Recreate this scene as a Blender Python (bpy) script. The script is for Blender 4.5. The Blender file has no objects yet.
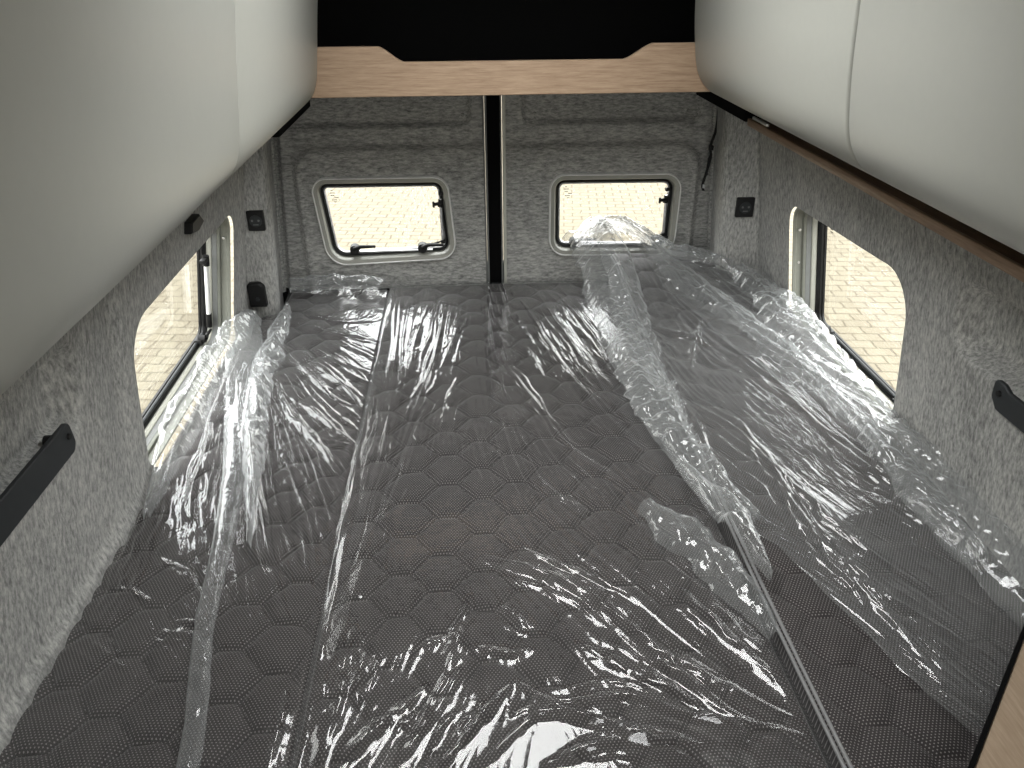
import bpy, bmesh, math, random
import numpy as np
from mathutils import Vector, Matrix

random.seed(7)
rng = np.random.default_rng(11)
SC = bpy.context.scene
COL = SC.collection
PI = math.pi

# ------------------------------------------------------------------ materials
def new_mat(name):
    m = bpy.data.materials.new(name); m.use_nodes = True
    nt = m.node_tree; nt.nodes.clear()
    out = nt.nodes.new('ShaderNodeOutputMaterial')
    return m, nt, out

def N(nt, t, **kw):
    n = nt.nodes.new(t)
    for k, v in kw.items():
        if k.startswith('i_'):
            n.inputs[k[2:].replace('_', ' ')].default_value = v
        else:
            setattr(n, k, v)
    return n

def math_(nt, op, a=None, b=None, c=None):
    n = nt.nodes.new('ShaderNodeMath'); n.operation = op
    for i, v in enumerate((a, b, c)):
        if v is None: continue
        if isinstance(v, (int, float)): n.inputs[i].default_value = v
        else: nt.links.new(v, n.inputs[i])
    return n.outputs[0]

def ramp(nt, fac, stops):
    r = nt.nodes.new('ShaderNodeValToRGB'); e = r.color_ramp.elements
    while len(e) < len(stops): e.new(0.5)
    for el, (p, c) in zip(e, stops):
        el.position = p; el.color = (c[0], c[1], c[2], 1)
    nt.links.new(fac, r.inputs[0]); return r.outputs[0]

def coords(nt, scale=(1, 1, 1), rot=(0, 0, 0)):
    tc = N(nt, 'ShaderNodeTexCoord'); mp = N(nt, 'ShaderNodeMapping')
    mp.inputs['Scale'].default_value = scale; mp.inputs['Rotation'].default_value = rot
    nt.links.new(tc.outputs['Object'], mp.inputs['Vector'])
    return mp.outputs[0]

def noise(nt, vec, scale, detail=3, rough=.55):
    n = N(nt, 'ShaderNodeTexNoise'); n.inputs['Scale'].default_value = scale
    n.inputs['Detail'].default_value = detail; n.inputs['Roughness'].default_value = rough
    nt.links.new(vec, n.inputs['Vector']); return n.outputs[0]

def principled(nt, out, rough=.5, spec=.5, metal=0, color=None):
    p = N(nt, 'ShaderNodeBsdfPrincipled')
    p.inputs['Roughness'].default_value = rough
    p.inputs['Specular IOR Level'].default_value = spec
    p.inputs['Metallic'].default_value = metal
    if color is not None:
        if isinstance(color, tuple): p.inputs['Base Color'].default_value = (*color, 1)
        else: nt.links.new(color, p.inputs['Base Color'])
    nt.links.new(p.outputs[0], out.inputs['Surface']); return p

def bump(nt, p, h, strength, dist=.002):
    b = N(nt, 'ShaderNodeBump'); b.inputs['Strength'].default_value = strength
    b.inputs['Distance'].default_value = dist
    nt.links.new(h, b.inputs['Height']); nt.links.new(b.outputs[0], p.inputs['Normal'])

def simple(name, color, rough=.5, spec=.5, metal=0, grain=.06, gscale=60):
    m, nt, out = new_mat(name)
    v = coords(nt); n = noise(nt, v, gscale, 2)
    a = tuple(c * (1 - grain) for c in color); b = tuple(min(1, c * (1 + grain)) for c in color)
    p = principled(nt, out, rough, spec, metal, ramp(nt, n, [(.3, a), (.7, b)]))
    return m

def felt(name, stretch, k=1.0):
    m, nt, out = new_mat(name)
    v = coords(nt, stretch)
    n1 = noise(nt, v, 150, 5, .75); n2 = noise(nt, v, 7, 3, .6)
    f = math_(nt, 'ADD', math_(nt, 'MULTIPLY', n1, .82), math_(nt, 'MULTIPLY', n2, .18))
    c = ramp(nt, f, [(.34, (.085 * k, .087 * k, .084 * k)), (.50, (.225 * k, .225 * k, .215 * k)), (.64, (.36 * k, .355 * k, .335 * k))])
    p = principled(nt, out, .95, .1, 0, c)
    p.inputs['Sheen Weight'].default_value = .15
    v2 = coords(nt); n3 = noise(nt, v2, 160, 3, .7)
    bump(nt, p, math_(nt, 'ADD', n1, n3), .5, .002)
    return m

def wood(name, cols, stretch, spec=.4):
    m, nt, out = new_mat(name)
    v = coords(nt, stretch)
    n1 = noise(nt, v, 18, 6, .65); n2 = noise(nt, v, 70, 3, .6)
    f = math_(nt, 'ADD', math_(nt, 'MULTIPLY', n1, .7), math_(nt, 'MULTIPLY', n2, .3))
    p = principled(nt, out, .45, spec, 0, ramp(nt, f, [(.34, cols[0]), (.5, cols[1]), (.64, cols[2])]))
    bump(nt, p, f, .15, .001)
    return m

def paving_mat():
    m, nt, out = new_mat('paving')
    v = coords(nt, (1, 1, 1), (0, 0, .12))
    w = N(nt, 'ShaderNodeTexNoise'); w.inputs['Scale'].default_value = 11
    nt.links.new(v, w.inputs['Vector'])
    mx = N(nt, 'ShaderNodeVectorMath', operation='MULTIPLY_ADD')
    nt.links.new(w.outputs['Color'], mx.inputs[0]); mx.inputs[1].default_value = (.035, .035, 0)
    nt.links.new(v, mx.inputs[2])
    b = N(nt, 'ShaderNodeTexBrick'); nt.links.new(mx.outputs[0], b.inputs['Vector'])
    b.inputs['Color1'].default_value = (PAV * .98, PAV * .87, PAV * .64, 1)
    b.inputs['Color2'].default_value = (PAV * .86, PAV * .76, PAV * .56, 1)
    b.inputs['Mortar'].default_value = (PAV * .50, PAV * .42, PAV * .30, 1)
    b.inputs['Scale'].default_value = 1; b.inputs['Mortar Size'].default_value = .010
    b.inputs['Mortar Smooth'].default_value = .5
    b.inputs['Brick Width'].default_value = .20; b.inputs['Row Height'].default_value = .125
    principled(nt, out, .9, .1, 0, b.outputs['Color'])
    return m

def film_mat(name, haze, rough=.07, tint=.97, ior=1.55, crinkle=.25):
    """thin clear polythene: see-through, Fresnel gloss from both skins, a little milky scatter"""
    m, nt, out = new_mat(name)
    geo = N(nt, 'ShaderNodeNewGeometry')
    iorv = math_(nt, 'ADD', math_(nt, 'MULTIPLY', geo.outputs['Backfacing'], 1 / ior - ior), ior)
    v = coords(nt)
    n1 = noise(nt, v, 22, 3, .5); n2 = noise(nt, v, 70, 2, .5)
    h = math_(nt, 'ADD', n1, math_(nt, 'MULTIPLY', n2, .18))
    b = N(nt, 'ShaderNodeBump'); b.inputs['Strength'].default_value = crinkle; b.inputs['Distance'].default_value = .006
    nt.links.new(h, b.inputs['Height'])
    fr = N(nt, 'ShaderNodeFresnel'); nt.links.new(iorv, fr.inputs['IOR']); nt.links.new(b.outputs[0], fr.inputs['Normal'])
    f2 = math_(nt, 'MULTIPLY', fr.outputs[0], 1.35); f2 = math_(nt, 'MINIMUM', f2, .95)
    tr = N(nt, 'ShaderNodeBsdfTransparent'); tr.inputs[0].default_value = (tint, tint, tint, 1)
    df = N(nt, 'ShaderNodeBsdfDiffuse'); df.inputs[0].default_value = (.85, .88, .88, 1)
    tl = N(nt, 'ShaderNodeBsdfTranslucent'); tl.inputs[0].default_value = (.85, .88, .88, 1)
    dm = N(nt, 'ShaderNodeMixShader'); dm.inputs[0].default_value = .5
    nt.links.new(df.outputs[0], dm.inputs[1]); nt.links.new(tl.outputs[0], dm.inputs[2])
    gl = N(nt, 'ShaderNodeBsdfGlossy'); gl.inputs['Roughness'].default_value = rough
    gl.inputs['Color'].default_value = (1, 1, 1, 1); nt.links.new(b.outputs[0], gl.inputs['Normal'])
    lw = N(nt, 'ShaderNodeLayerWeight'); lw.inputs[0].default_value = .5; nt.links.new(b.outputs[0], lw.inputs['Normal'])
    cosv = math_(nt, 'MAXIMUM', math_(nt, 'SUBTRACT', 1.0, lw.outputs['Facing']), .12)
    m1 = N(nt, 'ShaderNodeMixShader'); nt.links.new(math_(nt, 'MINIMUM', math_(nt, 'DIVIDE', haze, cosv), .85), m1.inputs[0])
    nt.links.new(tr.outputs[0], m1.inputs[1]); nt.links.new(dm.outputs[0], m1.inputs[2])
    m2 = N(nt, 'ShaderNodeMixShader'); nt.links.new(f2, m2.inputs[0])
    nt.links.new(m1.outputs[0], m2.inputs[1]); nt.links.new(gl.outputs[0], m2.inputs[2])
    nt.links.new(m2.outputs[0], out.inputs['Surface'])
    return m

def glass_mat():
    m, nt, out = new_mat('tinted_acrylic')
    geo = N(nt, 'ShaderNodeNewGeometry')
    iorv = math_(nt, 'ADD', math_(nt, 'MULTIPLY', geo.outputs['Backfacing'], 1 / 1.45 - 1.45), 1.45)
    fr = N(nt, 'ShaderNodeFresnel'); nt.links.new(iorv, fr.inputs['IOR'])
    tr = N(nt, 'ShaderNodeBsdfTransparent'); tr.inputs[0].default_value = (.96, .965, .96, 1)
    gl = N(nt, 'ShaderNodeBsdfGlossy'); gl.inputs['Roughness'].default_value = .01
    mx = N(nt, 'ShaderNodeMixShader'); nt.links.new(fr.outputs[0], mx.inputs[0])
    nt.links.new(tr.outputs[0], mx.inputs[1]); nt.links.new(gl.outputs[0], mx.inputs[2])
    nt.links.new(mx.outputs[0], out.inputs['Surface'])
    return m

def quilt_mat():
    m, nt, out = new_mat('quilted_ticking')
    tc = N(nt, 'ShaderNodeTexCoord'); sp = N(nt, 'ShaderNodeSeparateXYZ')
    nt.links.new(tc.outputs['Object'], sp.inputs[0])
    x, y = sp.outputs[0], sp.outputs[1]
    P = .0060
    def dot(ox, oy):
        fx = math_(nt, 'SUBTRACT', math_(nt, 'FRACT', math_(nt, 'ADD', math_(nt, 'DIVIDE', x, P), ox)), .5)
        fy = math_(nt, 'SUBTRACT', math_(nt, 'FRACT', math_(nt, 'ADD', math_(nt, 'DIVIDE', y, P * 1.5), oy)), .5)
        fy = math_(nt, 'MULTIPLY', fy, 1.5)
        r2 = math_(nt, 'ADD', math_(nt, 'MULTIPLY', fx, fx), math_(nt, 'MULTIPLY', fy, fy))
        return math_(nt, 'LESS_THAN', r2, .032)
    d = math_(nt, 'MAXIMUM', dot(0, 0), dot(.5, .5))
    n = noise(nt, tc.outputs['Object'], 25, 4)
    base = ramp(nt, n, [(.3, (.028, .0245, .0245)), (.7, (.040, .035, .0345))])
    mx = N(nt, 'ShaderNodeMix', data_type='RGBA')
    nt.links.new(d, mx.inputs['Factor']); nt.links.new(base, mx.inputs['A']); mx.inputs['B'].default_value = (.24, .225, .22, 1)
    p = principled(nt, out, .8, .25, 0, mx.outputs['Result'])
    p.inputs['Sheen Weight'].default_value = .25; p.inputs['Sheen Roughness'].default_value = .4
    n2 = noise(nt, tc.outputs['Object'], 400, 2)
    bump(nt, p, math_(nt, 'ADD', n2, math_(nt, 'MULTIPLY', d, .6)), .4, .001)
    return m

PAV = .128
M = dict(
    felt_side=felt('felt_side', (1.0, 1.0, .32), 1.55),
    felt_door=felt('felt_door', (.30, 1.0, 1.0), 1.45),
    locker=simple('satin_cream_laminate', (.36, .36, .325), .42, .4, grain=.01),
    oak=wood('light_oak', ((.25, .165, .105), (.34, .235, .155), (.43, .31, .21)), (.55, 9, 9)),
    shaded_oak=wood('brown_oak_shaded', ((.10, .055, .032), (.16, .092, .055), (.22, .135, .085)), (12, .7, 12)),  # board colour darkened to stand for the shade below the locker
    pale_wood=wood('pale_wood', ((.30, .22, .15), (.36, .27, .19), (.42, .32, .23)), (9, .8, 9)),
    black=simple('black_plastic', (.007, .007, .007), .5, .3),
    void=simple('black_liner', (.0035, .0035, .0035), .9, .08),
    barmat=simple('dark_grey_powder_coat', (.022, .025, .027), .5, .4),
    cream=simple('cream_frame_plastic', (.48, .48, .42), .4, .5, grain=.02),
    silver=simple('brushed_aluminium', (.55, .55, .56), .3, .5, .9),
    white=simple('white_plastic', (.78, .78, .76), .35, .5),
    liner=simple('olive_grey_liner', (.20, .205, .175), .5, .4),
    frame_grey=simple('grey_frame_plastic', (.30, .30, .265), .4, .5, grain=.02),
    seal=simple('grey_rubber_seal', (.16, .165, .16), .6, .3),
    piping=simple('grey_piping_tape', (.20, .20, .20), .55, .4),
    ink=simple('grey_print', (.10, .10, .08), .6, .3),
    floor=simple('grey_vinyl', (.12, .12, .12), .6, .3),
    ceil=simple('pale_headliner', (.45, .45, .43), .8, .2),
    paving=paving_mat(), glass=glass_mat(), quilt=quilt_mat(),
    film=film_mat('clear_film', .026, .10, .97, 1.5, .22),
    film_r=film_mat('clear_film_loose', .085, .11, .96, 1.5, .25),
    film2=film_mat('clear_film_folded_double', .12, .12, .95, 1.5, .3),
    film3=film_mat('clear_film_bunched', .125, .13, .94, 1.5, .45),
)

# ------------------------------------------------------------------ object helpers
def tag(o, label=None, cat=None, group=None, kind=None):
    if label: o['label'] = label
    if cat: o['category'] = cat
    if group: o['group'] = group
    if kind: o['kind'] = kind
    return o

def empty(name, loc=(0, 0, 0)):
    o = bpy.data.objects.new(name, None); o.empty_display_size = .05
    COL.objects.link(o); o.location = loc
    bpy.context.view_layer.update()
    return o

def link(name, me, mat, parent=None, angle=40, smooth=True):
    if mat is not None: me.materials.append(mat)
    if smooth:
        me.shade_smooth()
        if angle is not None: me.set_sharp_from_angle(angle=math.radians(angle))
    o = bpy.data.objects.new(name, me); COL.objects.link(o)
    if parent is not None:
        o.parent = parent
        loc = Vector((0, 0, 0)); q = parent
        while q is not None: loc = loc + q.location; q = q.parent
        me.transform(Matrix.Translation(-loc))
    return o

def mesh_from(name, verts, faces):
    me = bpy.data.meshes.new(name); me.from_pydata([tuple(v) for v in verts], [], faces); me.update(); return me

class MB:
    """collects shapes into one mesh, in world coordinates"""
    def __init__(s): s.v = []; s.f = []
    def add(s, verts, faces):
        b = len(s.v); s.v += [tuple(map(float, v)) for v in verts]; s.f += [tuple(i + b for i in f) for f in faces]; return s
    def box(s, x0, x1, y0, y1, z0, z1, bev=0.0):
        bm = bmesh.new(); bmesh.ops.create_cube(bm, size=1)
        for v in bm.verts:
            v.co = Vector(((x0 + x1) / 2 + v.co.x * (x1 - x0), (y0 + y1) / 2 + v.co.y * (y1 - y0), (z0 + z1) / 2 + v.co.z * (z1 - z0)))
        if bev: bmesh.ops.bevel(bm, geom=bm.edges[:], offset=bev, segments=2, affect='EDGES', profile=.5)
        return s.bm(bm)
    def bm(s, bm):
        bm.verts.index_update(); s.add([v.co[:] for v in bm.verts], [[v.index for v in f.verts] for f in bm.faces]); bm.free(); return s
    def tube(s, pts, r, n=10, cap=True):
        pts = [Vector(p) for p in pts]; rs = r if isinstance(r, (list, tuple)) else [r] * len(pts)
        rings = []; up = None
        for i, p in enumerate(pts):
            d = (pts[min(i + 1, len(pts) - 1)] - pts[max(i - 1, 0)]).normalized()
            if up is None or abs(up.dot(d)) > .95: up = Vector((0, 0, 1)) if abs(d.z) < .9 else Vector((1, 0, 0))
            a = d.cross(up).normalized(); b = a.cross(d).normalized(); up = b
            rings.append([p + (a * math.cos(t) + b * math.sin(t)) * rs[i] for t in [2 * PI * k / n for k in range(n)]])
        v = [q for ring in rings for q in ring]; f = []
        for i in range(len(pts) - 1):
            for k in range(n): f.append((i * n + k, i * n + (k + 1) % n, (i + 1) * n + (k + 1) % n, (i + 1) * n + k))
        if cap: f.append(tuple(range(n))[::-1]); f.append(tuple((len(pts) - 1) * n + k for k in range(n)))
        return s.add(v, f)
    def prism(s, outline, fn, d0, d1, bev=0.0):
        """outline (a,b) swept from depth d0 to d1 through fn(a,b,d); optional chamfer at d1"""
        n = len(outline)
        lv = [(outline, d0)]
        if bev: lv += [(outline, d1 - bev * (1 if d1 > d0 else -1)), (inset(outline, bev), d1)]
        else: lv += [(outline, d1)]
        v = [fn(a, b, d) for o, d in lv for a, b in o]; f = []
        for l in range(len(lv) - 1):
            for k in range(n): f.append((l * n + k, l * n + (k + 1) % n, (l + 1) * n + (k + 1) % n, (l + 1) * n + k))
        f.append(tuple(range(n))[::-1]); f.append(tuple((len(lv) - 1) * n + k for k in range(n)))
        return s.add(v, f)
    def build(s, name, mat, parent=None, angle=40):
        me = mesh_from(name, s.v, s.f)
        bm = bmesh.new(); bm.from_mesh(me); bmesh.ops.recalc_face_normals(bm, faces=bm.faces[:]); bm.to_mesh(me); bm.free()
        return link(name, me, mat, parent, angle)

def inset(poly, t):
    """inset a dense convex-ish outline by moving each point along its inward normal"""
    n = len(poly); out = []
    area = sum(poly[i][0] * poly[(i + 1) % n][1] - poly[(i + 1) % n][0] * poly[i][1] for i in range(n))
    sg = 1 if area > 0 else -1
    for i in range(n):
        ax, ay = poly[i - 1]; bx, by = poly[(i + 1) % n]
        dx, dy = bx - ax, by - ay; L = math.hypot(dx, dy) or 1
        out.append((poly[i][0] - sg * dy / L * t, poly[i][1] + sg * dx / L * t))
    return out

def rounded(corners, r, seg=8, per=6):
    """rounded outline of a polygon, extra points on the straights"""
    n = len(corners); arcs = []
    rr = r if isinstance(r, (list, tuple)) else [r] * n
    for i in range(n):
        p0, p, p1 = Vector(corners[i - 1]), Vector(corners[i]), Vector(corners[(i + 1) % n])
        a = (p0 - p).normalized(); b = (p1 - p).normalized()
        ang = math.acos(max(-1, min(1, a.dot(b)))); t = rr[i] / math.tan(ang / 2)
        s, e = p + a * t, p + b * t; c = p + (a + b).normalized() * (rr[i] / math.sin(ang / 2))
        va, vb = s - c, e - c
        a0 = math.atan2(va.y, va.x); d = math.atan2(vb.y, vb.x) - a0
        while d > PI: d -= 2 * PI
        while d < -PI: d += 2 * PI
        arcs.append([(c.x + rr[i] * math.cos(a0 + d * k / seg), c.y + rr[i] * math.sin(a0 + d * k / seg)) for k in range(seg + 1)])
    out = []
    for i in range(n):
        out += arcs[i]; q, w = arcs[i][-1], arcs[(i + 1) % n][0]
        for k in range(1, per): out.append((q[0] + (w[0] - q[0]) * k / per, q[1] + (w[1] - q[1]) * k / per))
    return out

def ring(mb, outline, fn, prof, closed=False):
    """loft of (inset, depth) stations round an outline"""
    n = len(outline); v = []; f = []
    for t, d in prof: v += [fn(a, b, d) for a, b in (inset(outline, t) if t else outline)]
    m = len(prof)
    for l in range(m if closed else m - 1):
        l2 = (l + 1) % m
        for k in range(n): f.append((l * n + k, l * n + (k + 1) % n, l2 * n + (k + 1) % n, l2 * n + k))
    return mb.add(v, f)

def grid_mesh(name, V, mat, parent=None, angle=None, flip=False, keep=None):
    ny, nx, _ = V.shape
    me = bpy.data.meshes.new(name)
    idx = np.arange(ny * nx).reshape(ny, nx)
    q = np.stack([idx[:-1, :-1], idx[:-1, 1:], idx[1:, 1:], idx[1:, :-1]], -1).reshape(-1, 4)
    if flip: q = q[:, ::-1]
    if keep is not None: q = q[keep.reshape(-1)]
    me.vertices.add(ny * nx); me.vertices.foreach_set('co', V.reshape(-1).astype(np.float32))
    me.loops.add(q.size); me.loops.foreach_set('vertex_index', q.reshape(-1).astype(np.int32))
    me.polygons.add(len(q)); me.polygons.foreach_set('loop_start', (np.arange(len(q)) * 4).astype(np.int32))
    me.update(calc_edges=True); me.validate()
    return link(name, me, mat, parent, angle)

def vnoise(x, y, seed=0):
    """smooth value noise in [-1,1]"""
    r = np.random.default_rng(seed).uniform(-1, 1, (256, 256))
    xi = np.floor(x).astype(int); yi = np.floor(y).astype(int); fx = x - xi; fy = y - yi
    fx = fx * fx * (3 - 2 * fx); fy = fy * fy * (3 - 2 * fy)
    g = lambda a, b: r[b & 255, a & 255]
    return (g(xi, yi) * (1 - fx) + g(xi + 1, yi) * fx) * (1 - fy) + (g(xi, yi + 1) * (1 - fx) + g(xi + 1, yi + 1) * fx) * fy

def ridged(x, y, seed):
    return 1 - np.abs(vnoise(x, y, seed)) * 2

def sstep(a, b, x):
    t = np.clip((x - a) / (b - a), 0, 1); return t * t * (3 - 2 * t)

def blur(Z, n):
    for _ in range(n):
        P = np.pad(Z, 1, mode='edge')
        Z = (P[:-2, 1:-1] + P[2:, 1:-1] + P[1:-1, :-2] + P[1:-1, 2:] + 2 * Z) / 6
    return Z

def facets(x, y, f, seed, n=6):
    """crumpled-sheet relief: sum of folded (triangle) waves in random directions, warped; about -1..1"""
    r = np.random.default_rng(seed); s = np.zeros_like(x)
    wx = x + .22 / f * vnoise(x * f * .6, y * f * .6, seed + 1); wy = y + .22 / f * vnoise(x * f * .6 + 7, y * f * .6, seed + 2)
    for i in range(n):
        t = r.uniform(0, PI); k = f * r.uniform(.5, 1.7); q = (wx * math.cos(t) + wy * math.sin(t)) * k + r.uniform(0, 1)
        s += (np.abs((q % 1) - .5) * 4 - 1) / k * f
    return s / n ** .5 * .6

def rrect_sdf(x, y, x0, x1, y0, y1, r):
    qx = np.abs(x - (x0 + x1) / 2) - (x1 - x0) / 2 + r; qy = np.abs(y - (y0 + y1) / 2) - (y1 - y0) / 2 + r
    return np.hypot(np.maximum(qx, 0), np.maximum(qy, 0)) + np.minimum(np.maximum(qx, qy), 0) - r
# ------------------------------------------------------------------ settings
HATCH = (-.25, .28, .92, 1.80)      # roof hatch opening
FRONT_OPEN = (.95, 2.05)  # gap in the added front wall, height set for the light it admits
LAMPS = [] and [(.1, -.7, 2.05, .05, 1.6, 1.2, 1.2, .35, 5.0, 'ceiling_lamp')]
SKY = 11.5
EXPO = 0.0
FOLD_A, FOLD_W = .8, .62
M['lit_oak'] = wood('oak_edge_lit', ((.22, .14, .09), (.30, .20, .135), (.38, .27, .19)), (12, .7, 12))  # lighter copy of the board's wood, painting its front edge as lit

# fold lines of the film: (height mm, width mm, side folds, path on the bed in metres)
FOLDS_MIDDLE = [
    (17,10,3,[(-0.369,2.556),(-0.365,1.78),(-0.373,1.282),(-0.378,0.96)]),
    (14,11,3,[(-0.33,2.553),(-0.322,1.676),(-0.348,1.158),(-0.375,0.856)]),
    (11,20,2,[(-0.23,2.593),(-0.26,2.139),(-0.291,1.775)]),
    (10,10,3,[(-0.176,2.541),(-0.211,1.939),(-0.249,1.72),(-0.282,1.455)]),
    (6,7,2,[(-0.124,2.279),(-0.189,1.937)]),
    (6,7,2,[(-0.138,1.874),(-0.183,1.618)]),
    (12,11,2,[(-0.212,1.769),(-0.268,1.415),(-0.325,1.129),(-0.36,0.916)]),
    (8,9,3,[(0.074,2.43),(0.128,2.11),(0.209,1.738),(0.292,1.496)]),
    (11,12,3,[(0.135,2.536),(0.199,2.07),(0.262,1.734),(0.301,1.538)]),
    (11,13,3,[(0.198,2.531),(0.27,2.136),(0.317,1.812)]),
    (7,6,1,[(0.059,2.305),(0.085,2.079)]),
    (7,6,1,[(0.063,2.06),(0.103,1.868)]),
    (8,7,3,[(-0.003,1.954),(0.054,1.776),(0.108,1.552),(0.222,1.381)]),
    (12,12,3,[(-0.096,1.135),(-0.003,1.093),(0.1,1.021),(0.169,0.912)]),
    (10,10,2,[(-0.017,1.159),(0.108,1.072),(0.188,1.003)]),
    (12,9,3,[(0.124,1.019),(0.183,0.9),(0.253,0.843),(0.366,0.751)]),
    (10,9,2,[(0.131,0.99),(0.191,0.862),(0.289,0.753),(0.369,0.72)]),
    (13,14,2,[(0.269,1.035),(0.334,0.89),(0.38,0.787)]),
    (9,11,3,[(0.073,0.897),(0.154,0.84),(0.221,0.788)]),
    (13,9,1,[(-0.048,0.838),(-0.165,0.707)]),
    (11,8,2,[(-0.048,0.838),(0.018,0.789),(0.114,0.804),(0.229,0.76),(0.345,0.735)]),
    (12,9,6,[(-0.108,0.703),(-0.014,0.773),(0.074,0.753),(0.129,0.724),(0.246,0.712)]),
    (12,12,4,[(0.008,0.7),(0.099,0.721),(0.196,0.695)]),
    (12,11,2,[(-0.323,0.978),(-0.337,0.764)]),
    (13,15,2,[(-0.193,0.844),(-0.309,0.717)]),
    (10,10,2,[(-0.284,0.932),(-0.33,0.764)]),
    (11,11,2,[(-0.117,1.036),(-0.168,0.842)]),
    (11,12,2,[(-0.136,0.87),(-0.223,0.711)]),
    (8,9,1,[(-0.064,1.008),(-0.03,0.977),(-0.014,0.957)]),
    (9,10,1,[(-0.102,0.919),(-0.053,0.895),(-0.019,0.903)]),
    (8,7,1,[(0.044,1.393),(0.08,1.318),(0.134,1.247)]),
    (8,8,1,[(-0.203,0.926),(-0.153,0.944)]),
]
FOLDS_LEFT = [
    (11,8,2,[(-0.729,2.175),(-0.664,1.701),(-0.546,1.294),(-0.438,1.01)]),
    (11,9,2,[(-0.788,2.11),(-0.74,1.659),(-0.684,1.372)]),
    (12,10,3,[(-0.833,2.113),(-0.799,1.574),(-0.768,1.278),(-0.745,1.079),(-0.752,0.985)]),
    (10,9,2,[(-0.834,1.955),(-0.807,1.492),(-0.784,1.161),(-0.77,1.009)]),
    (10,7,2,[(-0.754,2.249),(-0.515,1.873),(-0.42,1.758)]),
    (10,8,2,[(-0.674,2.206),(-0.496,1.93),(-0.378,1.729)]),
    (8,6,2,[(-0.603,2.063),(-0.463,1.886),(-0.4,1.809)]),
    (10,8,2,[(-0.619,1.853),(-0.533,1.667),(-0.392,1.432)]),
    (10,7,2,[(-0.585,1.812),(-0.458,1.662),(-0.385,1.566)]),
    (8,6,2,[(-0.585,2.129),(-0.462,1.988)]),
    (8,6,1,[(-0.494,2.122),(-0.396,2.047)]),
    (9,7,2,[(-0.641,2.279),(-0.488,2.192),(-0.391,2.149)]),
    (9,7,2,[(-0.666,2.385),(-0.516,2.293),(-0.395,2.299)]),
    (10,9,3,[(-0.695,2.49),(-0.585,2.554),(-0.431,2.579)]),
    (11,9,2,[(-0.746,1.808),(-0.727,1.486),(-0.696,1.305)]),
    (9,8,2,[(-0.769,1.111),(-0.697,1.071)]),
    (9,8,2,[(-0.715,1.178),(-0.626,1.102)]),
    (9,9,2,[(-0.782,0.999),(-0.695,0.922)]),
    (8,9,2,[(-0.655,0.997),(-0.592,0.983)]),
    (9,9,1,[(-0.415,0.859),(-0.41,0.723)]),
    (8,7,1,[(-0.642,1.606),(-0.569,1.364),(-0.519,1.17)]),
    (9,9,2,[(-0.806,1.453),(-0.768,1.278)]),
]
FOLDS_RIGHT = [
    (13,10,3,[(0.402,2.557),(0.569,1.998),(0.7,1.581),(0.777,1.245),(0.834,0.998)]),
    (13,11,3,[(0.53,2.653),(0.684,1.99),(0.821,1.572),(0.881,1.203)]),
    (12,10,3,[(0.656,2.568),(0.8,1.981),(0.894,1.567)]),
    (14,12,3,[(0.464,1.461),(0.522,1.298),(0.554,1.072),(0.59,0.916)]),
    (13,10,3,[(0.515,1.436),(0.572,1.259),(0.617,1.126),(0.678,0.983)]),
    (12,9,3,[(0.432,1.601),(0.521,1.457),(0.545,1.194),(0.573,0.99),(0.613,0.75)]),
    (10,7,2,[(0.431,1.507),(0.406,1.203),(0.477,1.023),(0.553,0.811),(0.579,0.717)]),
    (14,12,3,[(0.307,2.515),(0.288,1.827),(0.316,1.472),(0.365,1.274),(0.378,1.084)]),
    (12,10,3,[(0.376,2.611),(0.381,1.945),(0.408,1.509),(0.417,1.306)]),
    (12,10,3,[(0.492,2.315),(0.533,1.87),(0.604,1.746)]),
    (12,9,2,[(0.395,2.012),(0.541,1.901),(0.569,1.806)]),
    (12,9,2,[(0.569,1.998),(0.474,1.755)]),
    (12,11,3,[(0.752,1.853),(0.773,1.576),(0.795,1.279)]),
    (11,9,2,[(0.736,1.248),(0.789,1.114),(0.82,0.948)]),
    (9,8,2,[(0.567,1.017),(0.618,0.938),(0.72,0.82)]),
    (11,9,3,[(0.467,2.713),(0.661,2.589),(0.745,2.385),(0.829,1.979)]),
]
# ------------------------------------------------------------------ room shell
def xl(z): return -.845 + .145 * (z - .9)
def xr(z): return .900 - .140 * (z - .9)

def polar_panel(hole, rect, nr=60, power=1.25):
    """points between a hole outline and the rectangle round it: array (nr, n, 2)"""
    x0, x1, y0, y1 = rect
    cx = sum(p[0] for p in hole) / len(hole); cy = sum(p[1] for p in hole) / len(hole)
    # include rays to the exact rectangle corners
    pts = list(hole); angs = [math.atan2(b - cy, a - cx) for a, b in pts]
    ca = [math.atan2(b - cy, a - cx) for a, b in ((x0, y0), (x1, y0), (x1, y1), (x0, y1))]
    for c in ca:
        k = min(range(len(pts)), key=lambda i: abs((angs[i] - c + PI) % (2 * PI) - PI))
        angs[k] = c
    out = []
    for (a, b), t in zip(pts, angs):
        dx, dy = math.cos(t), math.sin(t); ks = []
        if dx > 1e-9: ks.append((x1 - cx) / dx)
        if dx < -1e-9: ks.append((x0 - cx) / dx)
        if dy > 1e-9: ks.append((y1 - cy) / dy)
        if dy < -1e-9: ks.append((y0 - cy) / dy)
        k = min(q for q in ks if q > 0); out.append((cx + dx * k, cy + dy * k))
    H = np.array(pts); R = np.array(out)
    s = (np.linspace(0, 1, nr) ** power)[:, None, None]
    return H[None] * (1 - s) + R[None] * s

def densify(poly, step):
    out = []
    for i, p in enumerate(poly):
        q = poly[(i + 1) % len(poly)]; L = math.hypot(q[0] - p[0], q[1] - p[1]); n = max(1, int(math.ceil(L / step)))
        for k in range(n): out.append((p[0] + (q[0] - p[0]) * k / n, p[1] + (q[1] - p[1]) * k / n))
    return out

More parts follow.
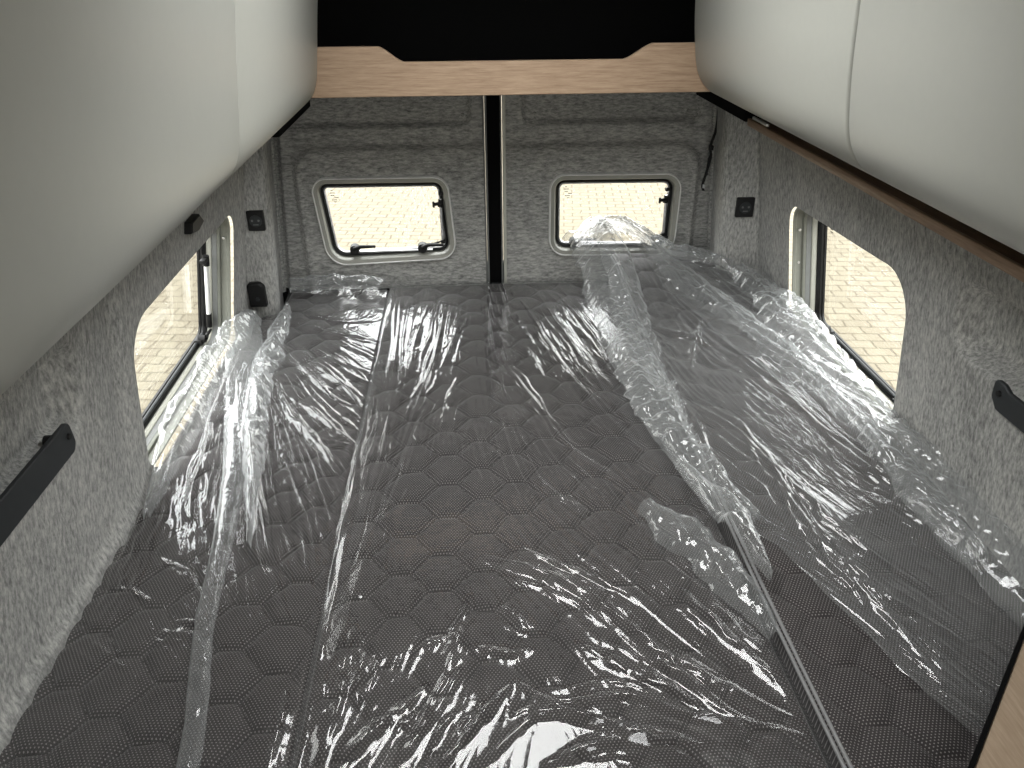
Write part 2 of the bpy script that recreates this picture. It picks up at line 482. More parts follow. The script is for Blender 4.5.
def loop_mesh(name, P, mat, parent=None):
    """P (nr, n, 3) closed round the second axis"""
    nr, n, _ = P.shape
    P2 = np.concatenate([P, P[:, :1]], 1)
    return grid_mesh(name, P2, mat, parent)

# --- rear doors -----------------------------------------------------------
DOOR_Y = 2.65
WL = [(-.622, 1.290), (-.158, 1.287), (-.134, .996), (-.590, .980)]
WR = [(.190, 1.286), (.652, 1.282), (.645, .986), (.192, .998)]
OWL = rounded(WL, [.05, .055, .06, .075], 8, 8); OWR = rounded(WR, [.055, .06, .07, .06], 8, 8)

def door_relief(x, z, side):
    """pressed shapes in the carpeted door card, positive = towards the room"""
    h = np.zeros_like(x)
    if side < 0:
        s = rrect_sdf(x, z, -.700, -.075, 1.449, 1.85, .035); h += -.016 * sstep(.010, -.014, s)
        s = rrect_sdf(x, z, -.675, .3, .80, 1.388, .09); h += .014 * sstep(.008, -.018, s)
        s = rrect_sdf(x, z, -.655, .3, .80, 1.355, .08); h += -.005 * sstep(.006, -.016, s)
        e = x + .7393 - .0725 * (z - 1.15)
        h += -.012 * sstep(.02, 0, e)
    else:
        s = rrect_sdf(x, z, .100, .700, 1.449, 1.85, .035); h += -.016 * sstep(.010, -.014, s)
        s = rrect_sdf(x, z, -.3, .715, .80, 1.385, .09); h += .014 * sstep(.008, -.018, s)
        s = rrect_sdf(x, z, -.3, .695, .80, 1.352, .08); h += -.005 * sstep(.006, -.016, s)
    h = h * 1.45 + .0012 * vnoise(x * 14 + 3, z * 14, 5)
    return h

def rear_door(name, side, hole, label):
    if side < 0: rect = (-.765, -.034, .72, 1.66)
    else: rect = (.040, .80, .72, 1.66)
    hp = densify(inset(hole, .016), .005)
    P = polar_panel(hp, rect, 100, 1.1)
    x, z = P[..., 0].copy(), P[..., 1]
    if side < 0: lim = -.7393 + .0725 * (z - 1.15) - .022; x = np.maximum(x, lim)
    else: lim = .756 - .0772 * (z - 1.2) + .022; x = np.minimum(x, lim)
    V = np.stack([x, DOOR_Y - door_relief(x, z, side), z], -1)
    d = loop_mesh(name, V, M['felt_door']); tag(d, label, 'van door', None, 'structure')
    # grey rubber strip beside the centre gap and on the outer side
    if side < 0: xs = ((-.034, -.029), (-.0275, -.021))
    else: xs = ((.0225, .028), (.031, .041))
    for a, b in xs:
        MB().box(a, b, 2.628, 2.66, .72, 1.66, .0015).build('edge_seal', M['seal'] if a < 0 or a < .03 else M['cream'], d)
    mb = MB()
    for dz in (0,):
        if side < 0: pts = [(-.7393 + .0725 * (z - 1.15) - .008, 2.636, z) for z in np.linspace(.80, 1.62, 12)]
        else: pts = [(.756 - .0772 * (z - 1.2) + .008, 2.636, z) for z in np.linspace(.80, 1.62, 12)]
    mb.tube(pts, .010, 8).build('outer_seal', M['felt_door'], d)
    # small round trim clips in the pressed pocket
    for cx in ((-.52, -.10) if side < 0 else (.14, .42, .66)):
        m = MB(); m.prism([(cx + .006 * math.cos(t), 1.478 + .006 * math.sin(t)) for t in np.linspace(0, 2 * PI, 16, endpoint=False)],
                          lambda a, b, dd: (a, 2.669 - dd, b), 0, .006, .0015)
        m.build('trim_clip', M['felt_door'], d)
    return d

dl = rear_door('door_1', -1, OWL, 'grey felt covered rear van door on the left of the black centre gap')
dr = rear_door('door_2', 1, OWR, 'grey felt covered rear van door on the right of the black centre gap')
gap = MB().box(-.026, .0285, 2.648, 2.70, .72, 1.66).build('trim_1', M['void']); tag(gap, 'black vertical gap strip between the two rear doors', 'trim', None, 'structure')
gap2 = MB().box(-.8, .84, 2.69, 2.72, .70, .95).box(-.85, .9, 2.62, 2.72, .70, .885, .004).build('trim_2', M['void']); tag(gap2, 'black sill behind the mattresses under the rear doors', 'trim', None, 'structure')
tag(MB().box(-.86, .88, 2.67, 2.72, 1.58, 2.16).build('wall_back', M['void']), 'black liner above the rear doors', 'wall', None, 'structure')

def rear_window(name, out, label, side):
    cx = sum(p[0] for p in out) / len(out); cz = sum(p[1] for p in out) / len(out)
    root = empty(name, (cx, DOOR_Y, cz)); tag(root, label, 'window', None, 'structure')
    DY = DOOR_Y - .022
    fn = lambda a, b, d: (a, DY - d, b)
    out = densify(out, .01)
    m = MB(); ring(m, out, fn, [(.003, .007), (.006, .006), (.017, .004), (.021, -.003), (.024, -.022), (.032, -.024), (.032, -.045)])
    m.build('frame', M['frame_grey'], root, 30)
    m = MB(); ring(m, out, fn, [(-.001, -.025), (0, .008), (.0015, .0105), (.0035, .0105), (.005, .006)]); m.build('outer_bead', M['white'], root, 30)
    m = MB(); ring(m, out, fn, [(.026, -.024), (.026, -.016), (.029, -.014), (.034, -.018), (.034, -.032), (.026, -.032)], True)
    m.build('rubber_seal', M['black'], root, 30)
    m = MB(); ring(m, out, fn, [(.034, -.028), (.036, -.023), (.040, -.024), (.041, -.030), (.034, -.032)], True)
    m.build('pane_rim', M['silver'], root, 30)
    po = inset(out, .033)
    m = MB(); m.prism(po, fn, -.034, -.030); pane = m.build('pane', M['glass'], root, 30)
    xs = [p[0] for p in po]; zs = [p[1] for p in po]; x0, x1, z0, z1 = min(xs), max(xs), min(zs), max(zs)
    # faint printed approval mark in the upper left of the pane
    m = MB(); mx, mz = x0 + .035, z1 - .035
    for k, (a, b, w) in enumerate(((-.010, .016, .006), (-.014, .008, .018), (-.012, .0, .012), (.0, -.008, .014), (-.010, -.016, .018), (-.004, -.023, .010))):
        m.box(mx + a, mx + a + w, DY + .0285, DY + .0295, mz + b, mz + b + .0022)
    m.build('printed_mark', M['ink'], pane)
    # latches on the bottom edge, each with a knob and a lever
    zb = z0 + .020
    lx = (x0 + .088, x1 - .085) if side < 0 else (x1 - .075,)
    for q in (lx if side < 0 else (x0 + .06, x1 - .075)):
        m = MB(); y = DY + .002
        m.tube([(q, y + .02, zb), (q, y - .006, zb)], [.018, .016], 16)
        m.box(q - .012, q + .012, y - .004, y + .018, zb - .014, zb + .002, .003)
        lt = m.build('latch', M['black'], root)
        m = MB(); m.tube([(q, y - .008, zb + .004), (q + .02, y - .011, zb + .014), (q + .075, y - .010, zb + .014)], [.008, .007, .005], 8)
        m.build('lever', M['black'], lt)
    # slim bar across the bottom
    m = MB(); m.tube([(x0 + .09, DY + .012, zb - .012), (x1 - .05, DY + .012, zb - .010)], .0035, 8); m.build('locking_bar', M['silver'], root)
    # stay on the right-hand side: tube, knob and brackets
    sx = x1 - .012
    m = MB(); m.tube([(sx, DY + .014, z0 + .045), (sx - .002, DY + .012, z1 - .05)], .0055, 10); st = m.build('stay', M['silver'], root)
    m = MB(); m.tube([(sx, DY + .013, z1 - .052), (sx - .004, DY + .013, z1 - .078)], .009, 12)
    m.tube([(sx, DY + .008, z1 - .064), (sx - .026, DY + .002, z1 - .066)], [.006, .006], 10)
    m.tube([(sx - .026, DY + .002, z1 - .056), (sx - .026, DY + .002, z1 - .076)], .004, 10)
    m.build('stay_knob', M['black'], st)
    m = MB(); m.box(sx - .007, sx + .008, DY + .004, DY + .024, z1 - .036, z1 - .026, .002)
    m.box(sx - .007, sx + .008, DY + .004, DY + .024, z0 + .034, z0 + .046, .002)
    m.build('stay_bracket', M['black'], st)
    m = MB(); m.tube([(x1 - .085, DY + .012, z0 + .030), (x1 - .04, DY + .010, z0 + .034), (x1 - .018, DY + .012, z0 + .040)], .0035, 8); m.build('stay_arm', M['black'], st)
    return root

rear_window('window_1', OWL, 'cream framed window in the left rear door, showing bright paving', -1)
rear_window('window_2', OWR, 'cream framed window in the right rear door, its sill hidden by bunched film', 1)

# --- side walls -----------------------------------------------------------
SWL = rounded([(1.470, .905), (2.215, .905), (2.255, 1.292), (1.440, 1.288)], [.07, .06, .055, .085], 10, 10)
SWR = rounded([(1.475, .925), (2.115, .925), (2.130, 1.312), (1.462, 1.335)], [.07, .06, .055, .095], 10, 10)

def wall_relief(y, z, side):
    h = np.zeros_like(y)
    if side < 0:
        h += -.016 * np.exp(-((y - 1.37) / .028) ** 2) * sstep(1.0, 1.15, z)
        h += -.05 * sstep(.010, -.022, rrect_sdf(y, z, .70, 1.205, 1.215, 1.375, .04))
        h += .004 * np.exp(-((y - 1.27) / .03) ** 2)
        h += -.006 * np.exp(-((y - 2.33) / .018) ** 2)
    else:
        s = rrect_sdf(y, z, .80, 1.290, 1.262, 1.402, .045); h += -.060 * sstep(.010, -.022, s)
        h += -.004 * np.exp(-((z - 1.40) / .03) ** 2) * sstep(2.2, 2.0, y)
    h += .012 * sstep(2.392, 2.384, y)
    # carpet rolls out on to the bed platform at its foot
    h += .016 * sstep(.95, .885, z)
    h += .0015 * vnoise(y * 9 + 1, z * 9, 3 + side)
    return h

def side_wall(name, side, hole, label):
    f = xl if side < 0 else xr
    near = 1.30
    def emb(y, z):
        d = wall_relief(y, z, side); x = f(z) + (d if side < 0 else -d)
        return np.stack([x, y, z], -1)
    hp = densify(hole, .006)
    P = polar_panel(hp, (near, 2.43, .74, 1.72), 80, 1.1)
    A = emb(P[..., 0], P[..., 1]); nr, n, _ = A.shape
    A = np.concatenate([A, A[:, :1]], 1)
    ys = np.concatenate([np.linspace(-1.0, .7, 12)[:-1], np.linspace(.7, near, 90)]); zs = np.linspace(.74, 1.72, 130)
    Y, Z = np.meshgrid(ys, zs); B = emb(Y, Z)
    Zs = np.array([.0, .74]); Y2, Z2 = np.meshgrid(np.array([-1.0, 2.43]), Zs); Cc = np.stack([f(np.maximum(Z2, .74)) + (.045 if side < 0 else -.045), Y2, Z2], -1)
    Z3 = np.array([1.72, 2.2]); Y3, Z3 = np.meshgrid(np.array([-1.0, 2.70]), Z3); Dd = np.stack([f(Z3), Y3, Z3], -1)
    verts = []; faces = []
    for G in (A, B, Cc, Dd):
        b = len(verts); r, c, _ = G.shape; verts += [tuple(p) for p in G.reshape(-1, 3).tolist()]
        for i in range(r - 1):
            for k in range(c - 1): faces.append((b + i * c + k, b + i * c + k + 1, b + (i + 1) * c + k + 1, b + (i + 1) * c + k))
    # thickness of the wall round the opening
    b = len(verts); n2 = len(hp)
    for d in (0, -.006): verts += [(f(z) + (d if side < 0 else -d), y, z) for y, z in hp]
    for k in range(n2): faces.append((b + k, b + (k + 1) % n2, b + n2 + (k + 1) % n2, b + n2 + k))
    w = link(name, mesh_from(name, verts, faces), M['felt_side'], None, None)
    tag(w, label, 'wall', None, 'structure')
    # felt pillar between the side wall and the rear door
    zz = np.linspace(.74, 1.72, 40); rows = []
    for z in zz:
        if side < 0:
            xi = -.7393 + .0725 * (z - 1.15) + .025; x0 = xl(z)
            prof = [(x0 + .0, 2.36), (x0 + .001, 2.400), (x0 + .006, 2.413), (x0 + .020, 2.42), (xi - .035, 2.42), (xi - .022, 2.424), (xi - .014, 2.436), (xi - .010, 2.46), (xi - .028, 2.56), (xi - .035, 2.67)]
        else:
            xi = .756 - .0772 * (z - 1.2) - .030; x0 = xr(z)
            prof = [(x0 - .0, 2.36), (x0 - .001, 2.400), (x0 - .006, 2.413), (x0 - .020, 2.42), (xi + .035, 2.42), (xi + .022, 2.424), (xi + .014, 2.436), (xi + .010, 2.46), (xi + .030, 2.56), (xi + .042, 2.67)]
        rows.append([(x, y, z) for x, y in prof])
    p = grid_mesh('pillar', np.array(rows), M['felt_side'], w, 60)
    return w

wleft = side_wall('wall_left', -1, SWL, 'grey felt side wall on the left with one window')
wright = side_wall('wall_right', 1, SWR, 'grey felt side wall on the right with one window')

def side_window(name, out, side, label):
    f = xl if side < 0 else xr; sg = 1 if side < 0 else -1
    fn = lambda a, b, d: (f(b) + sg * d, a, b)
    cy = sum(p[0] for p in out) / len(out); cz = sum(p[1] for p in out) / len(out)
    root = empty(name, (f(cz), cy, cz)); tag(root, label, 'window', None, 'structure')
    out = densify(out, .01)
    m = MB(); ring(m, out, fn, [(-.002, .0015), (.001, .003), (.004, .0015), (.0045, -.006), (.002, -.008), (.002, -.024), (.010, -.026), (.012, -.030), (.012, -.040)])
    m.build('inner_liner', M['liner'], root, 30)
    m = MB(); ring(m, out, fn, [(.008, -.032), (.013, -.034), (.013, -.050), (.010, -.052)]); m.build('blind_channel', M['seal'], root, 30)
    m = MB(); ring(m, out, fn, [(.009, -.048), (.016, -.050), (.020, -.056), (.021, -.068), (.018, -.072)]); m.build('frame', M['cream'], root, 30)
    m = MB(); ring(m, out, fn, [(.015, -.064), (.019, -.062), (.026, -.064), (.031, -.072), (.031, -.086), (.012, -.086)], True)
    m.build('rubber_seal', M['black'], root, 30)
    m = MB(); ring(m, out, fn, [(.029, -.080), (.031, -.078), (.034, -.080), (.034, -.086), (.029, -.086)], True); m.build('pane_rim', M['black'], root, 30)
    po = inset(out, .029)
    m = MB(); m.prism(po, fn, -.088, -.083); pane = m.build('pane', M['glass'], root, 30)
    ys = [p[0] for p in po]; zs = [p[1] for p in po]; y0, y1, z0, z1 = min(ys), max(ys), min(zs), max(zs)
    m = MB()
    for a, b, w in ((0, .016, .014), (-.006, .008, .018), (0, 0, .014), (-.004, -.008, .018)):
        ya = y1 - .05 + a; m.add([fn(ya, z1 - .05 + b, -.0815), fn(ya + w, z1 - .05 + b, -.0815), fn(ya + w, z1 - .047 + b, -.0815), fn(ya, z1 - .047 + b, -.0815)], [(0, 1, 2, 3)])
    m.build('printed_mark', M['ink'], pane)
    # latches on the sill
    for q in (y0 + .035, y1 - .10):
        m = MB(); c = Vector(fn(q, z0 + .012, -.066)); a = Vector(fn(q, z0 + .012, -.046))
        m.tube([c, a], [.014, .012], 14); m.box(c.x - .012, c.x + .012, q - .016, q + .016, z0 - .004, z0 + .014, .003)
        lt = m.build('latch', M['black'], root)
        m = MB(); m.tube([a, (a.x, q + .02, a.z + .006), (a.x, q + .055, a.z + .004)], [.006, .005, .004], 8); m.build('lever', M['black'], lt)
    m = MB(); m.tube([fn(y0 + .04, z0 + .004, -.070), fn(y1 - .05, z0 + .004, -.070)], .005, 8); m.build('locking_bar', M['barmat'], root)
    if side < 0:
        m = MB(); m.tube([fn(y1 - .030, z0 + .060, -.055), fn(y1 - .030, z0 + .215, -.055)], .0065, 12); st = m.build('stay', M['white'], root)
        m = MB(); m.tube([fn(y1 - .030, z0 + .215, -.055), fn(y1 - .030, z0 + .245, -.055)], .010, 12)
        c = fn(y1 - .045, z0 + .236, -.055); m.box(c[0] - .008, c[0] + .008, c[1] - .020, c[1] + .016, c[2] - .006, c[2] + .006, .002)
        m.build('stay_knob', M['black'], st)
        m = MB(); m.tube([fn(y1 - .030, z0 + .020, -.055), fn(y1 - .030, z0 + .062, -.055)], .009, 12); m.build('stay_foot', M['black'], st)
    # screws in the blind channel
    for k in range(3):
        z = z0 + .08 + k * .10; c = Vector(fn(y1 + .024, z, -.016)); m = MB()
        m.tube([c, c + Vector((0, -.004, 0))], .004, 10); m.build('screw', M['silver'], root)
    return root

side_window('window_3', SWL, -1, 'window in the left side wall with a white stay and black latches')
side_window('window_4', SWR, 1, 'window in the right side wall above the bunched film')

# floor, ceiling with roof hatch, added front wall, bed platform
tag(MB().box(-.95, 1.0, -1.05, 2.8, -.05, 0).build('floor', M['floor']), 'grey van floor under the bed', 'floor', None, 'structure')
HX0, HX1, HY0, HY1 = HATCH
c = MB(); Z0, Z1 = 2.15, 2.19
c.box(-.95, HX0, -1.05, 2.8, Z0, Z1).box(HX1, 1.0, -1.05, 2.8, Z0, Z1).box(HX0, HX1, -1.05, HY0, Z0, Z1).box(HX0, HX1, HY1, 2.8, Z0, Z1)
tag(c.build('ceiling', M['ceil']), 'pale ceiling with a roof hatch over the bed', 'ceiling', None, 'structure')
ho = rounded([(HX0, HY0), (HX1, HY0), (HX1, HY1), (HX0, HY1)], .03, 6, 4)
m = MB(); ring(m, ho, lambda a, b, d: (a, b, Z0 - d), [(-.03, .0), (-.03, .012), (.0, .014), (.012, .004), (.012, -.07)])
hatch = m.build('window_5', M['white']); tag(hatch, 'roof hatch over the bed', 'window', None, 'structure')
if FRONT_OPEN:
    c = MB(); c.box(-.95, 1.0, -1.05, -1.0, 0, FRONT_OPEN[0]).box(-.95, 1.0, -1.05, -1.0, FRONT_OPEN[1], 2.19)
else:
    c = MB(); c.box(-.95, 1.0, -1.05, -1.0, 0, 2.19)
tag(c.build('wall_front', M['ceil']), 'added wall at the unseen front end, limiting the light', 'wall', None, 'structure')  # put in out of view to hold back daylight from the front

# ------------------------------------------------------------------ outside
g = MB().add([(-30, -20, -.6), (30, -20, -.6), (30, 45, -.6), (-30, 45, -.6)], [(0, 1, 2, 3)]).build('paving', M['paving'])
tag(g, 'cream paved yard seen through the windows', 'ground', None, 'structure')

# ------------------------------------------------------------------ overhead lockers
PL = [(-.418, 2.15), (-.427, 1.95), (-.434, 1.88), (-.446, 1.795), (-.457, 1.71), (-.464, 1.665), (-.476, 1.632), (-.497, 1.608), (-.527, 1.591), (-.57, 1.578), (-.64, 1.566), (-.745, 1.560)]
PR = [(.470, 2.15), (.478, 1.95), (.484, 1.87), (.490, 1.79), (.497, 1.735), (.505, 1.69), (.518, 1.657), (.540, 1.630), (.572, 1.612), (.62, 1.600), (.70, 1.593), (.79, 1.590)]
def smooth_curve(P, k=5):
    out = []; P = [Vector(p) for p in P]
    for i in range(len(P) - 1):
        p0, p1, p2, p3 = P[max(i - 1, 0)], P[i], P[i + 1], P[min(i + 2, len(P) - 1)]
        for j in range(k):
            t = j / k; out.append(.5 * ((2 * p1) + (p2 - p0) * t + (2 * p0 - 5 * p1 + 4 * p2 - p3) * t * t + (3 * p1 - p0 - 3 * p2 + p3) * t ** 3))
    out.append(P[-1]); return [(v[0], v[1]) for v in out]
def shell(P, y0, y1, side, th=.018, rnd=.004, **kw):
    """curved door leaf: outer skin, inner skin and eased edges"""
    o = smooth_curve(P); n = len(o); inn = []
    for i in range(n):
        a, b = Vector(o[max(i - 1, 0)]), Vector(o[min(i + 1, n - 1)]); t = (b - a).normalized()
        nn = Vector((-t.y, t.x)) if side > 0 else Vector((t.y, -t.x))
        inn.append((o[i][0] + nn.x * th, o[i][1] + nn.y * th))
        if i == 0: nrm = []
        nrm.append(nn)
    st = [(y0, th), (y0, rnd), (y0 + rnd * .3, rnd * .3), (y0 + rnd, 0), (y1 - rnd, 0), (y1 - rnd * .3, rnd * .3), (y1, rnd), (y1, th)]
    v = []; f = []
    for y, d in st: v += [(o[i][0] + nrm[i].x * d, y, o[i][1] + nrm[i].y * d) for i in range(n)]
    m = len(st)
    for s in range(m):
        s2 = (s + 1) % m
        for i in range(n - 1): f.append((s * n + i, s * n + i + 1, s2 * n + i + 1, s2 * n + i))
    f.append(tuple(s * n for s in range(m))); f.append(tuple(s * n + n - 1 for s in range(m)))
    return MB().add(v, f)

lk = empty('overhead_locker', (-.62, .5, 1.55)); tag(lk, 'cream curved overhead locker along the left wall with one faint seam', 'locker')
# body behind the leaves
sgn = 1
MB().box(-.735, -.475, -.9, 2.09, 1.70, 2.14).build('carcass', M['cream'], lk)
shell(PL, 1.3116, 2.10, -1, rnd=.0008).build('door', M['locker'], lk, 50)
shell(PL, -.30, 1.311, -1, rnd=.0008).build('door', M['locker'], lk, 50)
shell(PL, -.98, -.302, -1).build('door', M['locker'], lk, 50)
lk = empty('overhead_locker', (.66, .5, 1.6)); tag(lk, 'cream curved overhead locker along the right wall with a dark curved seam between its doors', 'locker')
MB().box(.530, .72, -.9, 2.09, 1.72, 2.14).build('carcass', M['void'], lk)
shell(PR, 1.224, 2.10, 1, rnd=.005).build('door', M['locker'], lk, 50)
shell(PR, .20, 1.218, 1, rnd=.005).build('door', M['locker'], lk, 50)
shell(PR, -.98, .194, 1, rnd=.005).build('door', M['locker'], lk, 50)
m = MB().box(.600, .606, 1.80, 1.90, 1.586, 1.592, .001); m.build('silver_strip', M['silver'], lk)  # thin silver strip below the right locker

# brown shelf board under the right locker, its shade painted into the wood, black end pieces
b = empty('shelf_board', (.77, .6, 1.52))
tag(b, 'brown wooden board running under the right overhead locker, colour darkened as shade', 'shelf')
MB().box(.682, .80, -.95, 2.13, 1.530, 1.545, .002).build('board', M['shaded_oak'], b)
MB().box(.672, .682, -.95, 2.13, 1.528, 1.547, .003).build('front_edge', M['lit_oak'], b)
t = MB().box(.668, .82, 2.14, 2.63, 1.535, 1.60, .004).build('black_cover', M['void']); tag(t, 'black cover under the right end of the oak shelf front', 'cover')
t = MB().box(-.80, -.585, 2.14, 2.63, 1.517, 1.60, .004).build('black_cover', M['void']); tag(t, 'black cover under the left end of the oak shelf front', 'cover')

# rear shelf over the doors: oak front with dropped middle, black inside
sh = empty('rear_shelf', (0, 2.3, 1.6)); tag(sh, 'high rear shelf with an oak front panel dropped in the middle and black inside', 'shelf')
zt, zm, zb = 1.739, 1.702, 1.620
line = [(-.62, zb), (.66, zb), (.66, zt), (.395, zt)]
def blend(x0, x1, za, zc, n=14):
    return [(x0 + (x1 - x0) * t, za + (zc - za) * (t * t * (3 - 2 * t) * .55 + t * .45)) for t in [k / n for k in range(n + 1)]]
line += blend(.392, .318, zt, zm) + blend(-.243, -.305, zm, zt) + [(-.31, zt), (-.62, zt)]
MB().prism(line, lambda a, b, d: (a, 2.121 - d, b), 0, .018, .0015).build('front_panel', M['oak'], sh)
MB().box(-.62, .66, 2.122, 2.60, 1.622, 1.632).build('shelf_base', M['void'], sh)
MB().box(-.62, .66, 2.45, 2.46, 1.613, 2.148).build('back_liner', M['void'], sh)
MB().box(-.62, -.61, 2.122, 2.45, 1.633, 2.148).build('side_liner', M['void'], sh); MB().box(.65, .66, 2.122, 2.45, 1.633, 2.148).build('side_liner', M['void'], sh)

# ------------------------------------------------------------------ small fittings
def socket(x0, x1, z0, z1, label):
    cx, cz = (x0 + x1) / 2, (z0 + z1) / 2
    r = empty('power_socket', (cx, 2.42, cz)); tag(r, label, 'socket')
    fn = lambda a, b, d: (a, 2.42 - d, b)
    MB().prism(rounded([(x0, z0), (x1, z0), (x1, z1), (x0, z1)], .004, 4, 1), fn, -.002, .010, .002).build('plate', M['black'], r)
    m = MB(); m.prism([(cx + .019 * math.cos(t), cz + .019 * math.sin(t)) for t in np.linspace(0, 2 * PI, 28, endpoint=False)], fn, .009, .0125, .001)
    fa = m.build('insert', M['barmat'], r)
    for dx in (-.010, .010):
        m = MB(); m.tube([fn(cx + dx, cz + .002, .0122), fn(cx + dx, cz + .002, .0138)], .0035, 12); m.build('contact', M['silver'] if False else M['seal'], fa)
    m = MB(); m.box(cx - .008, cx + .008, 2.405, 2.4078, cz - .012, cz - .0095); m.build('usb_slot', M['seal'], fa)
socket(-.787, -.734, 1.180, 1.244, 'black square power socket on the left rear pillar')
socket(.777, .836, 1.186, 1.250, 'black square power socket on the right rear pillar')

r = empty('hinge_cover', (-.79, 2.41, .95)); tag(r, 'black rounded block at the foot of the left rear pillar', 'fitting')
o = rounded([(-.822, .925), (-.768, .925), (-.768, 1.008), (-.822, 1.008)], [.002, .002, .022, .012], 6, 2)
MB().prism(o, lambda a, b, d: (a, 2.42 - d, b), -.002, .022, .004).build('housing', M['black'], r)
m = MB().tube([(-.792, 2.400, .955), (-.792, 2.392, .955)], .007, 14); m.build('screw', M['barmat'], r)

def bar(side, label):
    f = xl if side < 0 else xr; sg = 1 if side < 0 else -1
    y1 = 1.152 if side < 0 else 1.152; z0, z1 = (1.196, 1.252) if side < 0 else (1.214, 1.266)
    r = empty('mounting_bar', (f(1.21), .8, 1.21)); tag(r, label, 'bracket')
    o = rounded([(.30, z0), (y1 - .012, z0), (y1, z0 + .014), (y1 - .004, z1), (.30, z1)], [.006, .012, .008, .012, .006], 6, 2)
    if side > 0: o = rounded([(.30, z0), (y1 - .020, z0), (y1, z0 + .018), (y1 + .002, z1), (y1 - .022, z1), (y1 - .040, z1 - .008), (.30, z1 - .008)], [.006, .012, .008, .008, .006, .006, .004], 6, 2)
    MB().prism(o, lambda a, b, d: (f(1.21) + sg * d, a, b), .012, .020, .0015).build('flat_bar', M['barmat'], r)
    m = MB()
    c = (f(1.21), y1 - .018, (z0 + z1) / 2 + .006)
    m.tube([(c[0] + sg * .018, c[1], c[2]), (c[0] + sg * .0235, c[1], c[2])], [.0062, .005], 14); m.build('screw', M['black'], r)
    for yy in (y1 - .03, .7): MB().tube([(c[0] - sg * .012, yy, c[2]), (c[0] + sg * .013, yy, c[2])], .010, 12).build('spacer', M['black'], r)
bar(-1, 'dark flat metal bar screwed to the left side wall near the camera')
bar(1, 'dark flat metal bar screwed to the right side wall below the pressed oval')

r = empty('blind_clip', (-.78, 1.85, 1.35)); tag(r, 'small black clip at the top of the left side window', 'clip')
f0 = xl(1.33)
o = rounded([(1.81, 1.362), (1.868, 1.352), (1.915, 1.364), (1.878, 1.392), (1.815, 1.389)], .004, 3, 1)
MB().prism(o, lambda a, b, d: (xl(b) + d, a, b), .008, .030, .004).build('clip_body', M['black'], r)
m = MB(); m.box(f0 + .028, f0 + .034, 1.83, 1.87, 1.366, 1.373, .001).build('clip_lip', M['black'], r)

# black strap hanging beside the right door
r = empty('hanging_strap', (.73, 2.60, 1.45)); tag(r, 'thin black strap with a loop hanging beside the right rear door', 'strap')
pts = [(.742, 2.60, 1.50), (.741, 2.60, 1.43), (.728, 2.60, 1.375), (.733, 2.60, 1.34), (.725, 2.60, 1.29), (.716, 2.60, 1.245), (.722, 2.60, 1.225)]
def band(pts, w, t=.0015):
    m = MB(); v = []; f = []
    for i, p in enumerate(pts):
        v += [(p[0] - w, p[1] - t, p[2]), (p[0] + w, p[1] - t, p[2]), (p[0] + w, p[1] + t, p[2]), (p[0] - w, p[1] + t, p[2])]
    for i in range(len(pts) - 1):
        for k in range(4): f.append((i * 4 + k, i * 4 + (k + 1) % 4, (i + 1) * 4 + (k + 1) % 4, (i + 1) * 4 + k))
    return m.add(v, f)
sm = [(a, 2.60, z) for a, z in smooth_curve([(p[0], p[2]) for p in pts], 4)]
band(sm, .0045).build('webbing', M['black'], r)
m = MB(); m.tube([(.733, 2.596, 1.36), (.724, 2.594, 1.335), (.722, 2.594, 1.30), (.728, 2.595, 1.28)], .002, 8); m.build('cord', M['black'], r)
m = MB().box(.722, .738, 2.592, 2.602, 1.362, 1.378, .002); m.build('buckle', M['black'], r)
m = MB().box(.716, .724, 2.594, 2.600, 1.235, 1.248, .001); m.build('tip', M['silver'], r)

# ------------------------------------------------------------------ bed
pl = MB().box(-.79, .84, .30, 2.61, .74, .765).build('bed_base', M['floor']); tag(pl, 'bed platform under the three mattresses', 'bed base')
MB().box(-.79, -.75, .32, 2.60, .003, .74).build('side_support', M['floor'], pl)
MB().box(.80, .84, .32, 2.60, .003, .74).build('side_support', M['floor'], pl)

QP, QQ = .165, .113
def quilt_edge(x, y):
    """distance to the nearest stitched line of the honeycomb quilting"""
    best = np.full(x.shape, 9.0); sec = np.full(x.shape, 9.0)
    for ox, oy in ((0, 0), (.5, .5)):
        bx = np.round(x / QP - ox) + ox; by = np.round(y / QQ - oy) + oy
        for ax in (-1, 0, 1):
            for ay in (-1, 0, 1):
                d = np.hypot(x - (bx + ax) * QP, y - (by + ay) * QQ)
                sec = np.where(d < best, best, np.minimum(sec, d)); best = np.minimum(best, d)
    return (sec - best) / 2

MATT = {
 'L': dict(xL=lambda y: -.838 + .108 * sstep(2.33, 2.43, y), xR=lambda y: -.385 + 0 * y, y0=.42, y1=2.60, top=lambda x, y: .900 + 0 * x, bot=.765),
 'M': dict(xL=lambda y: -.381 + 0 * y, xR=lambda y: .400 + 0 * y, y0=.42, y1=2.605, top=lambda x, y: .902 + .006 * np.exp(-((x - .01) / .3) ** 2), bot=.765),
 'R': dict(xL=lambda y: .412 - .006 * sstep(1, 2.5, y), xR=lambda y: .890 - .055 * sstep(2.30, 2.43, y) - .03 * sstep(2.40, 2.50, y), y0=.42, y1=2.56,
           top=lambda x, y: .932 + .065 * sstep(.9, 2.5, y) + .030 * np.exp(-((x - .45) / .22) ** 2 - ((y - 2.5) / .22) ** 2) - .018 * np.exp(-((x - .72) / .10) ** 2) * sstep(1.6, .8, y), bot=.765),
}
RADIUS = .016
def matt_edge(k, x, y):
    q = MATT[k]; e = np.minimum(np.minimum(x - q['xL'](y), q['xR'](y) - x), np.minimum(y - q['y0'], q['y1'] - y)); return e
